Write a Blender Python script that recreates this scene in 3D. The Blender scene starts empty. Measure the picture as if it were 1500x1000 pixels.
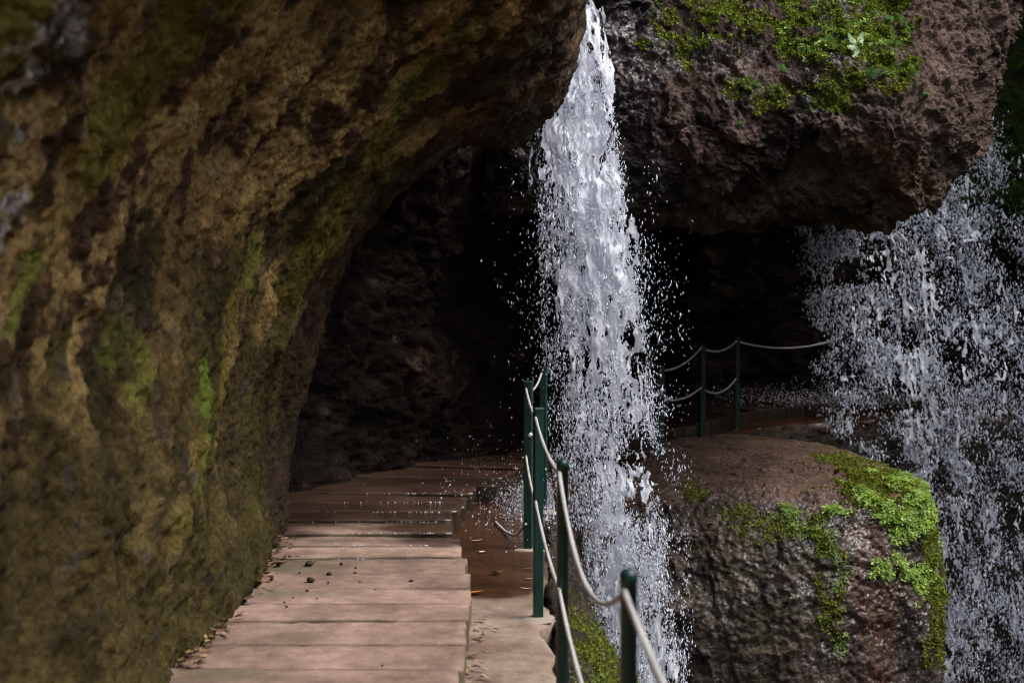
import bpy, math, random
import numpy as np
from mathutils import Vector

random.seed(7)
RNG = np.random.default_rng(11)
S = bpy.context.scene
COL = S.collection

# ------------------------------------------------------------------ camera
F_PX, PITCH, CAM_H = 2083.0, math.atan(91 / 2083.0), 1.6
cam_d = bpy.data.cameras.new('camera')
cam = bpy.data.objects.new('camera', cam_d)
COL.objects.link(cam)
cam_d.sensor_width = 36.0
cam_d.lens = F_PX / 1500.0 * 36.0
cam_d.clip_start, cam_d.clip_end = 0.05, 500
cam_d.dof.use_dof = True
cam_d.dof.focus_distance = 8.6
cam_d.dof.aperture_fstop = 3.2
cam.location = (0, 0, CAM_H)
cam.rotation_euler = (math.pi / 2 - PITCH, 0, 0)
S.camera = cam

# ------------------------------------------------------------------ sky, sun, exposure
SUN = Vector((0.52, -0.20, 0.83)).normalized()
elev = math.asin(SUN.z)
azim = math.atan2(SUN.x, SUN.y)
w = bpy.data.worlds.new('World')
S.world = w
w.use_nodes = True
nt = w.node_tree
bg = nt.nodes['Background']
sky = nt.nodes.new('ShaderNodeTexSky')
sky.sky_type = 'NISHITA'
sky.sun_disc = False
sky.sun_elevation = elev
sky.sun_rotation = azim
sky.dust_density = 3.0
hsv = nt.nodes.new('ShaderNodeHueSaturation')
hsv.inputs['Saturation'].default_value = 0.45
nt.links.new(sky.outputs[0], hsv.inputs['Color'])
nt.links.new(hsv.outputs[0], bg.inputs['Color'])
bg.inputs['Strength'].default_value = 0.11
sun_d = bpy.data.lights.new('sun', 'SUN')
sun_d.energy = 1.0
sun_d.angle = math.radians(24)
sun_d.color = (1.0, 0.95, 0.9)
sun = bpy.data.objects.new('sun', sun_d)
COL.objects.link(sun)
sun.rotation_euler = SUN.to_track_quat('Z', 'Y').to_euler()
S.view_settings.view_transform = 'Standard'
S.view_settings.look = 'None'
S.view_settings.gamma = 1.0
S.view_settings.use_curve_mapping = False
S.view_settings.exposure = 1.6
S.render.engine = 'CYCLES'
S.cycles.use_denoising = True
S.cycles.filter_width = 1.1
S.cycles.max_bounces = 6
S.cycles.diffuse_bounces = 4

# ------------------------------------------------------------------ helpers
ct, st = math.cos(PITCH), math.sin(PITCH)


def P(px, py, y):
    """point at depth y that lies in the direction of photo pixel (px, py)"""
    dx, up = px - 750.0, 500.0 - py
    d = np.array([dx, F_PX * ct + up * st, -F_PX * st + up * ct])
    return np.array([0, 0, CAM_H]) + d * (y / d[1])


def G(px, py, z=0.0):
    """point at height z in the direction of photo pixel (px, py)"""
    dx, up = px - 750.0, 500.0 - py
    d = np.array([dx, F_PX * ct + up * st, -F_PX * st + up * ct])
    return np.array([0, 0, CAM_H]) + d * ((z - CAM_H) / d[2])


def _hash(ix, iy, iz, seed):
    h = (ix * 374761393 + iy * 668265263 + iz * 1274126177 + seed * 974711) & 0xFFFFFFFF
    h = ((h ^ (h >> 13)) * 1103515245) & 0xFFFFFFFF
    h = ((h ^ (h >> 16)) * 2246822519) & 0xFFFFFFFF
    return ((h ^ (h >> 15)) & 0xFFFFFF) / float(0xFFFFFF)


def vnoise(p, seed=0):
    i = np.floor(p).astype(np.int64)
    f = p - i
    f = f * f * f * (f * (f * 6 - 15) + 10)
    x, y, z = i[..., 0], i[..., 1], i[..., 2]
    fx, fy, fz = f[..., 0], f[..., 1], f[..., 2]
    r = 0
    for dx in (0, 1):
        wx = fx if dx else 1 - fx
        for dy in (0, 1):
            wy = fy if dy else 1 - fy
            for dz in (0, 1):
                wz = fz if dz else 1 - fz
                r = r + wx * wy * wz * _hash(x + dx, y + dy, z + dz, seed)
    return r * 2 - 1


def fbm(p, octaves=4, seed=0, gain=0.5, lac=2.03):
    a, s, r = 1.0, 1.0, 0
    for k in range(octaves):
        r = r + a * vnoise(p * s + 17.3 * k, seed + k)
        a *= gain
        s *= lac
    return r


def ridged(p, octaves=4, seed=0):
    a, s, r = 1.0, 1.0, 0
    for k in range(octaves):
        r = r + a * (1 - 2 * np.abs(vnoise(p * s + 9.1 * k, seed + k)))
        a *= 0.5
        s *= 2.1
    return r


def worley(p, seed=0):
    i = np.floor(p).astype(np.int64)
    best = np.full(p.shape[:-1], 9.0)
    second = best.copy()
    cid = np.zeros(p.shape[:-1])
    off = np.zeros(p.shape)
    for dx in (-1, 0, 1):
        for dy in (-1, 0, 1):
            for dz in (-1, 0, 1):
                cx, cy, cz = i[..., 0] + dx, i[..., 1] + dy, i[..., 2] + dz
                q = np.stack([cx + _hash(cx, cy, cz, seed), cy + _hash(cx, cy, cz, seed + 1), cz + _hash(cx, cy, cz, seed + 2)], -1)
                d = np.linalg.norm(q - p, axis=-1)
                near = d < best
                second = np.where(near, best, np.minimum(second, d))
                cid = np.where(near, _hash(cx, cy, cz, seed + 3), cid)
                off = np.where(near[..., None], p - q, off)
                best = np.where(near, d, best)
    return best, second, cid, off


def facets(p, seed=0):
    """angular broken faces: every cell is a tilted plane"""
    f1, f2, cid, off = worley(p, seed)
    a = cid * 57.0
    d = np.stack([np.cos(a), np.sin(a * 1.7), np.sin(a * 2.3)], -1)
    return (off * d).sum(-1) + 0.5 * (cid - 0.5)


def sstep(a, b, x):
    t = np.clip((x - a) / (b - a), 0, 1)
    return t * t * (3 - 2 * t)


def cr_axis(A, n, axis):
    """Catmull-Rom resampling of control array A along an axis"""
    A = np.moveaxis(A, axis, 0)
    m = len(A)
    ext = np.concatenate([2 * A[:1] - A[1:2], A, 2 * A[-1:] - A[-2:-1]])
    t = np.linspace(0, m - 1, n) if np.isscalar(n) else np.asarray(n)
    k = np.minimum(t.astype(int), m - 2)
    f = (t - k).reshape((-1,) + (1,) * (A.ndim - 1))
    p0, p1, p2, p3 = ext[k], ext[k + 1], ext[k + 2], ext[k + 3]
    r = 0.5 * (2 * p1 + (p2 - p0) * f + (2 * p0 - 5 * p1 + 4 * p2 - p3) * f ** 2 + (3 * p1 - p0 - 3 * p2 + p3) * f ** 3)
    return np.moveaxis(r, 0, axis)


def grid_normals(C, flip):
    du = np.gradient(C, axis=0)
    dv = np.gradient(C, axis=1)
    n = np.cross(du, dv)
    n /= np.linalg.norm(n, axis=-1, keepdims=True) + 1e-9
    return -n if flip else n


def mesh_np(name, verts, faces, smooth=True, mat=None, colors=None, attrs=None):
    """fast mesh from numpy arrays; faces is (n, k)"""
    verts = np.asarray(verts, dtype=np.float32)
    faces = np.asarray(faces, dtype=np.int32)
    k = faces.shape[1]
    me = bpy.data.meshes.new(name)
    me.vertices.add(len(verts))
    me.vertices.foreach_set('co', verts.ravel())
    me.loops.add(faces.size)
    me.loops.foreach_set('vertex_index', faces.ravel())
    me.polygons.add(len(faces))
    me.polygons.foreach_set('loop_start', np.arange(0, faces.size, k, dtype=np.int32))
    me.update(calc_edges=True)
    me.polygons.foreach_set('use_smooth', np.full(len(faces), smooth))
    if colors is not None:
        a = me.color_attributes.new('tint', 'FLOAT_COLOR', 'POINT')
        c4 = np.ones((len(verts), 4), dtype=np.float32)
        c4[:, :3] = colors
        a.data.foreach_set('color', c4.ravel())
    for an, av in (attrs or {}).items():
        a = me.attributes.new(an, 'FLOAT', 'POINT')
        a.data.foreach_set('value', np.asarray(av, dtype=np.float32).ravel())
    if mat:
        me.materials.append(mat)
    return me


def grid_faces(a, b, flip=False):
    idx = np.arange(a * b).reshape(a, b)
    q = np.stack([idx[:-1, :-1], idx[1:, :-1], idx[1:, 1:], idx[:-1, 1:]], -1).reshape(-1, 4)
    return q[:, ::-1] if flip else q


def link(name, me, parent=None, label=None, cat=None, group=None, kind=None, loc=None):
    o = bpy.data.objects.new(name, me)
    COL.objects.link(o)
    if parent is not None:
        o.parent = parent
    if label:
        o['label'] = label
    if cat:
        o['category'] = cat
    if group:
        o['group'] = group
    if kind:
        o['kind'] = kind
    if loc is not None:
        o.location = loc
    return o


def patch(co, c, r, seed=0, rough=0.5, f=6.0):
    """soft blob mask round a point, with a ragged outline"""
    d = np.linalg.norm((co - np.asarray(c)) / np.asarray(r), axis=-1)
    return sstep(1.15, 0.75, d + rough * 0.5 * fbm(co * f, 4, seed))


def mixc(c, other, m):
    return c * (1 - m[..., None]) + np.asarray(other) * m[..., None]


# ------------------------------------------------------------------ materials
def new_mat(name):
    m = bpy.data.materials.new(name)
    m.use_nodes = True
    n = m.node_tree
    b = n.nodes['Principled BSDF']
    return m, n, b


def nd(n, t, **kw):
    x = n.nodes.new(t)
    for k, v in kw.items():
        if k in x.inputs.keys():
            x.inputs[k].default_value = v
        else:
            setattr(x, k, v)
    return x


def rock_material(name, bump=0.6, fine=60.0, dry=0.85, wetr=0.18, spec=0.5):
    m, n, b = new_mat(name)
    L = n.links.new
    geo = nd(n, 'ShaderNodeNewGeometry')
    tint = nd(n, 'ShaderNodeVertexColor', layer_name='tint')
    wet = nd(n, 'ShaderNodeAttribute', attribute_name='wet')
    n1 = nd(n, 'ShaderNodeTexNoise', Scale=fine, Detail=8.0, Roughness=0.7)
    n2 = nd(n, 'ShaderNodeTexNoise', Scale=fine * 0.28, Detail=6.0, Roughness=0.65)
    v1 = nd(n, 'ShaderNodeTexVoronoi', Scale=fine * 0.55)
    for x in (n1, n2, v1):
        L(geo.outputs['Position'], x.inputs['Vector'])
    r1 = nd(n, 'ShaderNodeMapRange')
    r1.inputs['From Min'].default_value = 0.28
    r1.inputs['From Max'].default_value = 0.72
    r1.inputs['To Min'].default_value = 0.45
    r1.inputs['To Max'].default_value = 1.6
    L(n1.outputs['Fac'], r1.inputs['Value'])
    r2 = nd(n, 'ShaderNodeMapRange')
    r2.inputs['From Min'].default_value = 0.3
    r2.inputs['From Max'].default_value = 0.7
    r2.inputs['To Min'].default_value = 0.6
    r2.inputs['To Max'].default_value = 1.4
    L(n2.outputs['Fac'], r2.inputs['Value'])
    mul = nd(n, 'ShaderNodeMath', operation='MULTIPLY')
    L(r1.outputs[0], mul.inputs[0])
    L(r2.outputs[0], mul.inputs[1])
    vm = nd(n, 'ShaderNodeVectorMath', operation='SCALE')
    L(tint.outputs['Color'], vm.inputs[0])
    L(mul.outputs[0], vm.inputs['Scale'])
    L(vm.outputs[0], b.inputs['Base Color'])
    rr = nd(n, 'ShaderNodeMapRange')
    rr.inputs['To Min'].default_value = dry
    rr.inputs['To Max'].default_value = wetr
    L(wet.outputs['Fac'], rr.inputs['Value'])
    L(rr.outputs[0], b.inputs['Roughness'])
    h1 = nd(n, 'ShaderNodeMath', operation='MULTIPLY_ADD')
    L(v1.outputs['Distance'], h1.inputs[0])
    h1.inputs[1].default_value = -0.6
    L(n1.outputs['Fac'], h1.inputs[2])
    h2 = nd(n, 'ShaderNodeMath', operation='MULTIPLY_ADD')
    L(n2.outputs['Fac'], h2.inputs[0])
    h2.inputs[1].default_value = 1.5
    L(h1.outputs[0], h2.inputs[2])
    bp = nd(n, 'ShaderNodeBump', Strength=bump, Distance=0.03)
    L(h2.outputs[0], bp.inputs['Height'])
    L(bp.outputs[0], b.inputs['Normal'])
    b.inputs['Specular IOR Level'].default_value = spec
    L(wet.outputs['Fac'], b.inputs['Coat Weight'])
    b.inputs['Coat Roughness'].default_value = 0.06
    b.inputs['Coat IOR'].default_value = 1.6
    n3 = nd(n, 'ShaderNodeTexNoise', Scale=34.0, Detail=2.0, Roughness=0.5)
    L(geo.outputs['Position'], n3.inputs['Vector'])
    cb = nd(n, 'ShaderNodeBump', Strength=1.0, Distance=0.021)
    L(n3.outputs['Fac'], cb.inputs['Height'])
    L(cb.outputs[0], b.inputs['Coat Normal'])
    return m


M_ROCK = rock_material('rock', 0.7, 55, 0.95, 0.3, 0.12)
M_CAVE = rock_material('cave_rock', 0.8, 50, 0.95, 0.6, 0.05)
M_WET = rock_material('wet_rock', 1.0, 60, 0.85, 0.3, 0.2)


def tint_material(name, rough=0.6, spec=0.4, translucent=0.0):
    m, n, b = new_mat(name)
    t = nd(n, 'ShaderNodeVertexColor', layer_name='tint')
    n.links.new(t.outputs['Color'], b.inputs['Base Color'])
    b.inputs['Roughness'].default_value = rough
    b.inputs['Specular IOR Level'].default_value = spec
    if translucent:
        tr = nd(n, 'ShaderNodeBsdfTranslucent')
        n.links.new(t.outputs['Color'], tr.inputs['Color'])
        mx = nd(n, 'ShaderNodeMixShader', Fac=translucent)
        n.links.new(b.outputs[0], mx.inputs[1])
        n.links.new(tr.outputs[0], mx.inputs[2])
        n.links.new(mx.outputs[0], n.nodes['Material Output'].inputs['Surface'])
    return m


M_LEAF = tint_material('leaf', 0.45, 0.5, 0.3)
M_MOSS = tint_material('moss', 0.8, 0.2, 0.2)
M_LITTER = tint_material('litter', 0.7, 0.3)

M_WATER, _n, _b = new_mat('falling_water')
_b.inputs['Base Color'].default_value = (0.86, 0.88, 0.95, 1)
_b.inputs['Roughness'].default_value = 0.25
_b.inputs['Specular IOR Level'].default_value = 0.6
_t = nd(_n, 'ShaderNodeBsdfTranslucent', Color=(0.80, 0.84, 0.96, 1))
_mx = nd(_n, 'ShaderNodeMixShader', Fac=0.4)
_n.links.new(_b.outputs[0], _mx.inputs[1])
_n.links.new(_t.outputs[0], _mx.inputs[2])
_n.links.new(_mx.outputs[0], _n.nodes['Material Output'].inputs['Surface'])


def concrete_material(name, c0, c1, wet_col):
    m, n, b = new_mat(name)
    L = n.links.new
    geo = nd(n, 'ShaderNodeNewGeometry')
    wet = nd(n, 'ShaderNodeAttribute', attribute_name='wet')
    stain = nd(n, 'ShaderNodeAttribute', attribute_name='stain')
    n1 = nd(n, 'ShaderNodeTexNoise', Scale=3.2, Detail=7.0, Roughness=0.62)
    n2 = nd(n, 'ShaderNodeTexNoise', Scale=90.0, Detail=5.0, Roughness=0.7)
    n3 = nd(n, 'ShaderNodeTexNoise', Scale=14.0, Detail=6.0, Roughness=0.7)
    for x in (n1, n2, n3):
        L(geo.outputs['Position'], x.inputs['Vector'])
    cr = nd(n, 'ShaderNodeValToRGB')
    cr.color_ramp.elements[0].position = 0.36
    cr.color_ramp.elements[1].position = 0.64
    cr.color_ramp.elements[0].color = (*c0, 1)
    cr.color_ramp.elements[1].color = (*c1, 1)
    L(n1.outputs['Fac'], cr.inputs[0])
    oi = nd(n, 'ShaderNodeObjectInfo')
    ro = nd(n, 'ShaderNodeMapRange')
    ro.inputs['To Min'].default_value = 0.8
    ro.inputs['To Max'].default_value = 1.14
    L(oi.outputs['Random'], ro.inputs['Value'])
    rg = nd(n, 'ShaderNodeMapRange')
    rg.inputs['From Min'].default_value = 0.3
    rg.inputs['From Max'].default_value = 0.7
    rg.inputs['To Min'].default_value = 0.78
    rg.inputs['To Max'].default_value = 1.22
    L(n2.outputs['Fac'], rg.inputs['Value'])
    rh = nd(n, 'ShaderNodeMapRange')
    rh.inputs['From Min'].default_value = 0.3
    rh.inputs['From Max'].default_value = 0.7
    rh.inputs['To Min'].default_value = 0.62
    rh.inputs['To Max'].default_value = 1.15
    L(n3.outputs['Fac'], rh.inputs['Value'])
    m1 = nd(n, 'ShaderNodeMath', operation='MULTIPLY')
    L(ro.outputs[0], m1.inputs[0])
    L(rg.outputs[0], m1.inputs[1])
    m2 = nd(n, 'ShaderNodeMath', operation='MULTIPLY')
    L(m1.outputs[0], m2.inputs[0])
    L(rh.outputs[0], m2.inputs[1])
    vm = nd(n, 'ShaderNodeVectorMath', operation='SCALE')
    L(cr.outputs[0], vm.inputs[0])
    L(m2.outputs[0], vm.inputs['Scale'])
    # green-grey algae stains
    ms = nd(n, 'ShaderNodeMix', data_type='RGBA')
    L(stain.outputs['Fac'], ms.inputs[0])
    L(vm.outputs[0], ms.inputs[6])
    ms.inputs[7].default_value = (0.085, 0.075, 0.04, 1)
    mw = nd(n, 'ShaderNodeMix', data_type='RGBA', blend_type='MULTIPLY')
    L(wet.outputs['Fac'], mw.inputs[0])
    L(ms.outputs[2], mw.inputs[6])
    mw.inputs[7].default_value = (*wet_col, 1)
    L(mw.outputs[2], b.inputs['Base Color'])
    rr = nd(n, 'ShaderNodeMapRange')
    rr.inputs['To Min'].default_value = 0.85
    rr.inputs['To Max'].default_value = 0.18
    L(wet.outputs['Fac'], rr.inputs['Value'])
    L(rr.outputs[0], b.inputs['Roughness'])
    bp = nd(n, 'ShaderNodeBump', Strength=0.35, Distance=0.006)
    ad = nd(n, 'ShaderNodeMath', operation='MULTIPLY_ADD')
    L(n3.outputs['Fac'], ad.inputs[0])
    ad.inputs[1].default_value = 1.5
    L(n2.outputs['Fac'], ad.inputs[2])
    L(ad.outputs[0], bp.inputs['Height'])
    L(bp.outputs[0], b.inputs['Normal'])
    return m


M_SLAB = concrete_material('pink_concrete', (0.175, 0.108, 0.080), (0.350, 0.230, 0.180), (0.19, 0.165, 0.145))
M_STRIP = concrete_material('earthy_concrete', (0.15, 0.095, 0.068), (0.29, 0.215, 0.165), (0.27, 0.17, 0.11))

M_GREEN, _n, _b = new_mat('green_paint')
_no = nd(_n, 'ShaderNodeTexNoise', Scale=22.0, Detail=6.0, Roughness=0.7)
_g = nd(_n, 'ShaderNodeNewGeometry')
_n.links.new(_g.outputs['Position'], _no.inputs['Vector'])
_cr = nd(_n, 'ShaderNodeValToRGB')
_cr.color_ramp.elements[0].position = 0.35
_cr.color_ramp.elements[0].color = (0.003, 0.020, 0.016, 1)
_cr.color_ramp.elements[1].position = 0.68
_cr.color_ramp.elements[1].color = (0.006, 0.044, 0.034, 1)
_e = _cr.color_ramp.elements.new(0.78)
_e.color = (0.06, 0.055, 0.04, 1)
_n.links.new(_no.outputs['Fac'], _cr.inputs[0])
_n.links.new(_cr.outputs[0], _b.inputs['Base Color'])
_b.inputs['Roughness'].default_value = 0.42
M_ROPE, _n, _b = new_mat('rope')
_no = nd(_n, 'ShaderNodeTexNoise', Scale=120.0, Detail=4.0)
_g = nd(_n, 'ShaderNodeNewGeometry')
_n.links.new(_g.outputs['Position'], _no.inputs['Vector'])
_cr = nd(_n, 'ShaderNodeValToRGB')
_cr.color_ramp.elements[0].color = (0.24, 0.23, 0.22, 1)
_cr.color_ramp.elements[1].color = (0.58, 0.56, 0.54, 1)
_n.links.new(_no.outputs['Fac'], _cr.inputs[0])
_n.links.new(_cr.outputs[0], _b.inputs['Base Color'])
_b.inputs['Roughness'].default_value = 0.6
_bp = nd(_n, 'ShaderNodeBump', Strength=0.3, Distance=0.003)
_n.links.new(_no.outputs['Fac'], _bp.inputs['Height'])
_n.links.new(_bp.outputs[0], _b.inputs['Normal'])


# ------------------------------------------------------------------ rock surfaces
def rock_surface(name, ctrl, nu, nv, flip, colour_fn, mat, big=0.10, mid=0.05, clast=0.016, seed=0, streak=0.0, chip=0.03, fine=0.012, pin=None, **tags):
    C = cr_axis(cr_axis(np.asarray(ctrl, float), nu, 0), nv, 1)
    N = grid_normals(C, flip)
    a, b = C.shape[:2]
    co = C.reshape(-1, 3)
    no = N.reshape(-1, 3)
    amp = 1.0 if pin is None else pin(co)
    warp = co + 0.12 * np.stack([fbm(co * 2.2 + 5, 3, seed + 41), fbm(co * 2.2 + 15, 3, seed + 42), fbm(co * 2.2 + 25, 3, seed + 43)], -1)
    q = warp
    if streak:
        # weathering runs up and over the wall: stretch part of the relief along the section
        ar = np.cumsum(np.linalg.norm(np.diff(C, axis=1, prepend=C[:, :1]), axis=-1), axis=1)
        al = np.repeat(C[:, :1, 1], b, 1)
        uv = np.stack([(al - 0.75 * ar) * 0.9, (ar + 0.6 * al) * streak, 0 * ar], -1).reshape(-1, 3)
        uv = uv + 0.10 * np.stack([fbm(co * 2.5, 3, seed + 61), fbm(co * 2.5 + 8, 3, seed + 62), 0 * co[:, 0]], -1)
        s1 = fbm(uv * 4.0, 4, seed + 63)
        s2 = ridged(uv * 9.0, 4, seed + 64)
        d = big * fbm(q * 1.3, 3, seed) + mid * (0.55 * s1 + 0.16 * s2) + mid * 0.35 * fbm(q * 8.0, 5, seed + 9, 0.6)
    else:
        s1 = s2 = np.zeros(len(co))
        d = big * fbm(q * 1.3, 3, seed) + mid * ridged(q * 2.6, 3, seed + 5) * 0.3 + mid * 0.6 * fbm(q * 6.0, 5, seed + 9, 0.6)
    d = d + chip * (facets(warp * 3.3, seed + 70) + 0.55 * facets(warp * 8.5 + 3, seed + 80))
    f1, f2, cid, _ = worley(warp * 11.0, seed + 20)
    stone = sstep(0.62, 0.30, f1) * (cid > 0.55)
    d = d + clast * stone * (0.4 + cid)
    g1, g2, gid, _ = worley(warp * 27.0, seed + 30)
    d = d + clast * 0.55 * sstep(0.6, 0.2, g1) * (gid > 0.35) + fine * fbm(co * 32.0, 3, seed + 33)
    pos = co + no * (d * amp)[:, None]
    P2 = pos.reshape(a, b, 3)
    N2 = grid_normals(P2, flip).reshape(-1, 3)
    info = dict(stone=stone, cid=cid, gid=gid, gstone=sstep(0.6, 0.2, g1), disp=d, n0=no, n=N2, s1=s1, s2=s2)
    col, wet = colour_fn(pos, info)
    me = mesh_np(name, pos, grid_faces(a, b, not flip if False else flip), True, mat, np.clip(col, 0.002, 0.9), dict(wet=np.clip(wet, 0, 1)))
    o = link(name, me, **tags)
    return o, pos, N2


def left_colours(p, i):
    f = fbm(p * 1.3, 4, 101)
    g = fbm(p * 6.0, 5, 102, 0.6)
    s1, s2 = i['s1'], i['s2']
    c = np.tile(np.array([0.165, 0.103, 0.040]), (len(p), 1))
    c = mixc(c, (0.250, 0.168, 0.066), sstep(-0.1, 0.7, f + 0.25 * sstep(1.5, 2.2, p[:, 2]) + 0.4 * g + 0.5 * s1))  # upper wall painted paler, standing in for light the underside lacks
    c = mixc(c, (0.070, 0.038, 0.020), sstep(0.05, 0.6, -g + 0.3 * f - 0.4 * s1))
    olive = sstep(-0.05, 0.5, fbm(np.stack([p[:, 0], (p[:, 1] - 0.75 * p[:, 2]) * 1.2, (p[:, 2] + 0.6 * p[:, 1]) * 0.6], -1), 4, 103) + 0.22 - 0.20 * p[:, 2] + 0.25 * g + 0.25 * s1)
    c = mixc(c, (0.095, 0.082, 0.012), olive * 0.85)
    # dark mossy blotches
    dk = sstep(0.15, 0.5, fbm(np.stack([p[:, 0] * 2, (p[:, 1] - 0.75 * p[:, 2]) * 1.6, (p[:, 2] + 0.6 * p[:, 1]) * 0.8], -1), 5, 104, 0.6) - 0.04 + 0.25 * sstep(1.5, 0.4, p[:, 2]) - 0.3 * s1)
    c = mixc(c, (0.026, 0.022, 0.007), dk * 0.85)
    low = sstep(1.9, 0.9, p[:, 2] + 0.5 * f + 0.25 * s1)  # mossy foot of the wall, shade painted into its dark colour too
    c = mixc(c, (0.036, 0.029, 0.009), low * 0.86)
    for (px, py, y, r, k) in ((265, 590, 5.8, 0.22, 0.9), (250, 650, 5.7, 0.20, 0.8), (355, 385, 6.6, 0.16, 0.6), (40, 420, 3.9, 0.14, 0.7), (270, 330, 6.0, 0.14, .35), (585, 50, 7.2, 0.35, .45), (140, 560, 4.9, 0.2, .4)):
        c = mixc(c, (0.105, 0.135, 0.018), k * patch(p, P(px, py, y), r, 7, 1.1, 8))
    # pale lichen-grey crust near the top of the wall
    grey = np.zeros(len(p))
    for (px, py, y, r) in ((35, 70, 3.25, 0.14), (140, 90, 3.5, 0.12), (70, 210, 3.45, .10), (25, 310, 3.6, .09)):
        grey = np.maximum(grey, patch(p, P(px, py, y), r, 9, 1.3, 12))
    c = mixc(c, (0.34, 0.31, 0.31), grey * sstep(-0.1, 0.3, fbm(p * 14, 4, 106)))
    # stones of the conglomerate
    c = mixc(c, (0.17, 0.13, 0.09), i['stone'] * (i['cid'] > 0.90) * 0.45 * (1 - 0.8 * low))
    c = mixc(c, (0.05, 0.04, 0.035), i['stone'] * ((i['cid'] > 0.60) & (i['cid'] < 0.68)) * 0.6)
    # darker towards the cave rim, with a thin patchy wet coat high up
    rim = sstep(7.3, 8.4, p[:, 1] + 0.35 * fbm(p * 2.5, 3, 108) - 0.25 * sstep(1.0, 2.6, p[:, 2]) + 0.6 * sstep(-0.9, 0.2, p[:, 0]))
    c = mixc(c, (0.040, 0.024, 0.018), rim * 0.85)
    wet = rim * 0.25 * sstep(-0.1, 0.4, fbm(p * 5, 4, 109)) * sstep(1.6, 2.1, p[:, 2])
    c = c * (1 + 0.30 * g[:, None])
    return c, wet


def XZ(y, pairs):
    return [(x, y, z) for x, z in pairs]


left_ctrl = [
    XZ(-5.0, [(-1.9, -.4), (-1.8, 0), (-1.75, .7), (-1.7, 1.3), (-1.6, 1.85), (-1.4, 2.3), (-1.1, 2.7), (-.6, 3.2), (0.0, 4.2), (.3, 6), (.5, 10)]),
    XZ(-1.0, [(-1.7, -.4), (-1.6, 0), (-1.55, .7), (-1.5, 1.3), (-1.4, 1.85), (-1.25, 2.3), (-1.0, 2.65), (-.5, 3.0), (.1, 4.0), (.3, 6), (.5, 10)]),
    XZ(1.8, [(-1.5, -.4), (-1.42, 0), (-1.38, .7), (-1.35, 1.3), (-1.28, 1.75), (-1.12, 2.15), (-.85, 2.5), (-.35, 2.9), (.2, 3.8), (.4, 6), (.6, 10)]),
    XZ(3.4, [(-1.48, -.4), (-1.42, 0), (-1.40, .7), (-1.36, 1.3), (-1.27, 1.75), (-1.10, 2.12), (-.85, 2.45), (-.35, 2.9), (.25, 3.8), (.5, 6), (.7, 10)]),
    XZ(4.8, [(-1.36, -.4), (-1.28, 0), (-1.30, .7), (-1.31, 1.3), (-1.26, 1.8), (-1.12, 2.2), (-.85, 2.55), (-.30, 3.05), (.35, 4.0), (.7, 6), (.9, 10)]),
    XZ(6.0, [(-1.35, -.4), (-1.26, 0), (-1.27, .7), (-1.28, 1.3), (-1.22, 1.85), (-1.08, 2.28), (-.80, 2.65), (-.22, 3.12), (.40, 4.0), (.8, 6), (1.0, 10)]),
    XZ(7.3, [(-1.40, -.4), (-1.30, 0), (-1.29, .6), (-1.24, 1.15), (-1.13, 1.68), (-.90, 2.12), (-.52, 2.52), (-.02, 2.85), (.42, 3.6), (.8, 6), (1.0, 10)]),
    XZ(8.3, [(-1.46, -.4), (-1.38, 0), (-1.36, .55), (-1.25, 1.08), (-1.07, 1.62), (-.76, 2.08), (-.36, 2.42), (.08, 2.55), (.40, 3.3), (.65, 5.5), (.8, 10)]),
    XZ(8.9, [(-1.55, -.4), (-1.47, 0), (-1.43, .52), (-1.29, 1.05), (-1.05, 1.62), (-.71, 2.08), (-.30, 2.38), (.13, 2.42), (.38, 3.15), (.5, 5.5), (.6, 10)]),
    XZ(9.6, [(-1.80, -.4), (-1.75, 0), (-1.72, .55), (-1.60, 1.1), (-1.32, 1.72), (-.92, 2.25), (-.45, 2.58), (.02, 2.66), (-.1, 3.2), (-.5, 5.5), (-.6, 10)]),
    XZ(10.6, [(-2.1, -.4), (-2.05, 0), (-2.0, .55), (-1.85, 1.1), (-1.5, 1.8), (-1.0, 2.4), (-.55, 2.7), (-.3, 2.8), (-.5, 3.3), (-.8, 5.5), (-.9, 10)]),
    XZ(13.0, [(-2.4, -.4), (-2.35, 0), (-2.3, .55), (-2.1, 1.1), (-1.7, 1.8), (-1.0, 2.4), (-.4, 2.7), (-.2, 2.8), (-.4, 3.3), (-.8, 5.5), (-.9, 10)]),
]
# more mesh where the camera looks: depth 2.5 m to 10 m, height 0 to 3.5 m
ut = np.concatenate([np.linspace(0, 2.4, 30), np.linspace(2.42, 9.0, 560), np.linspace(9.03, 11, 40)])
vt = np.concatenate([np.linspace(0, 8.4, 470), np.linspace(8.5, 10, 30)])
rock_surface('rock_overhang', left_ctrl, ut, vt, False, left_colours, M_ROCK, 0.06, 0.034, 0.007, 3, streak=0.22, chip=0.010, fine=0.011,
             kind='structure', label='olive brown rock wall leaning over the slab path')


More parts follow.
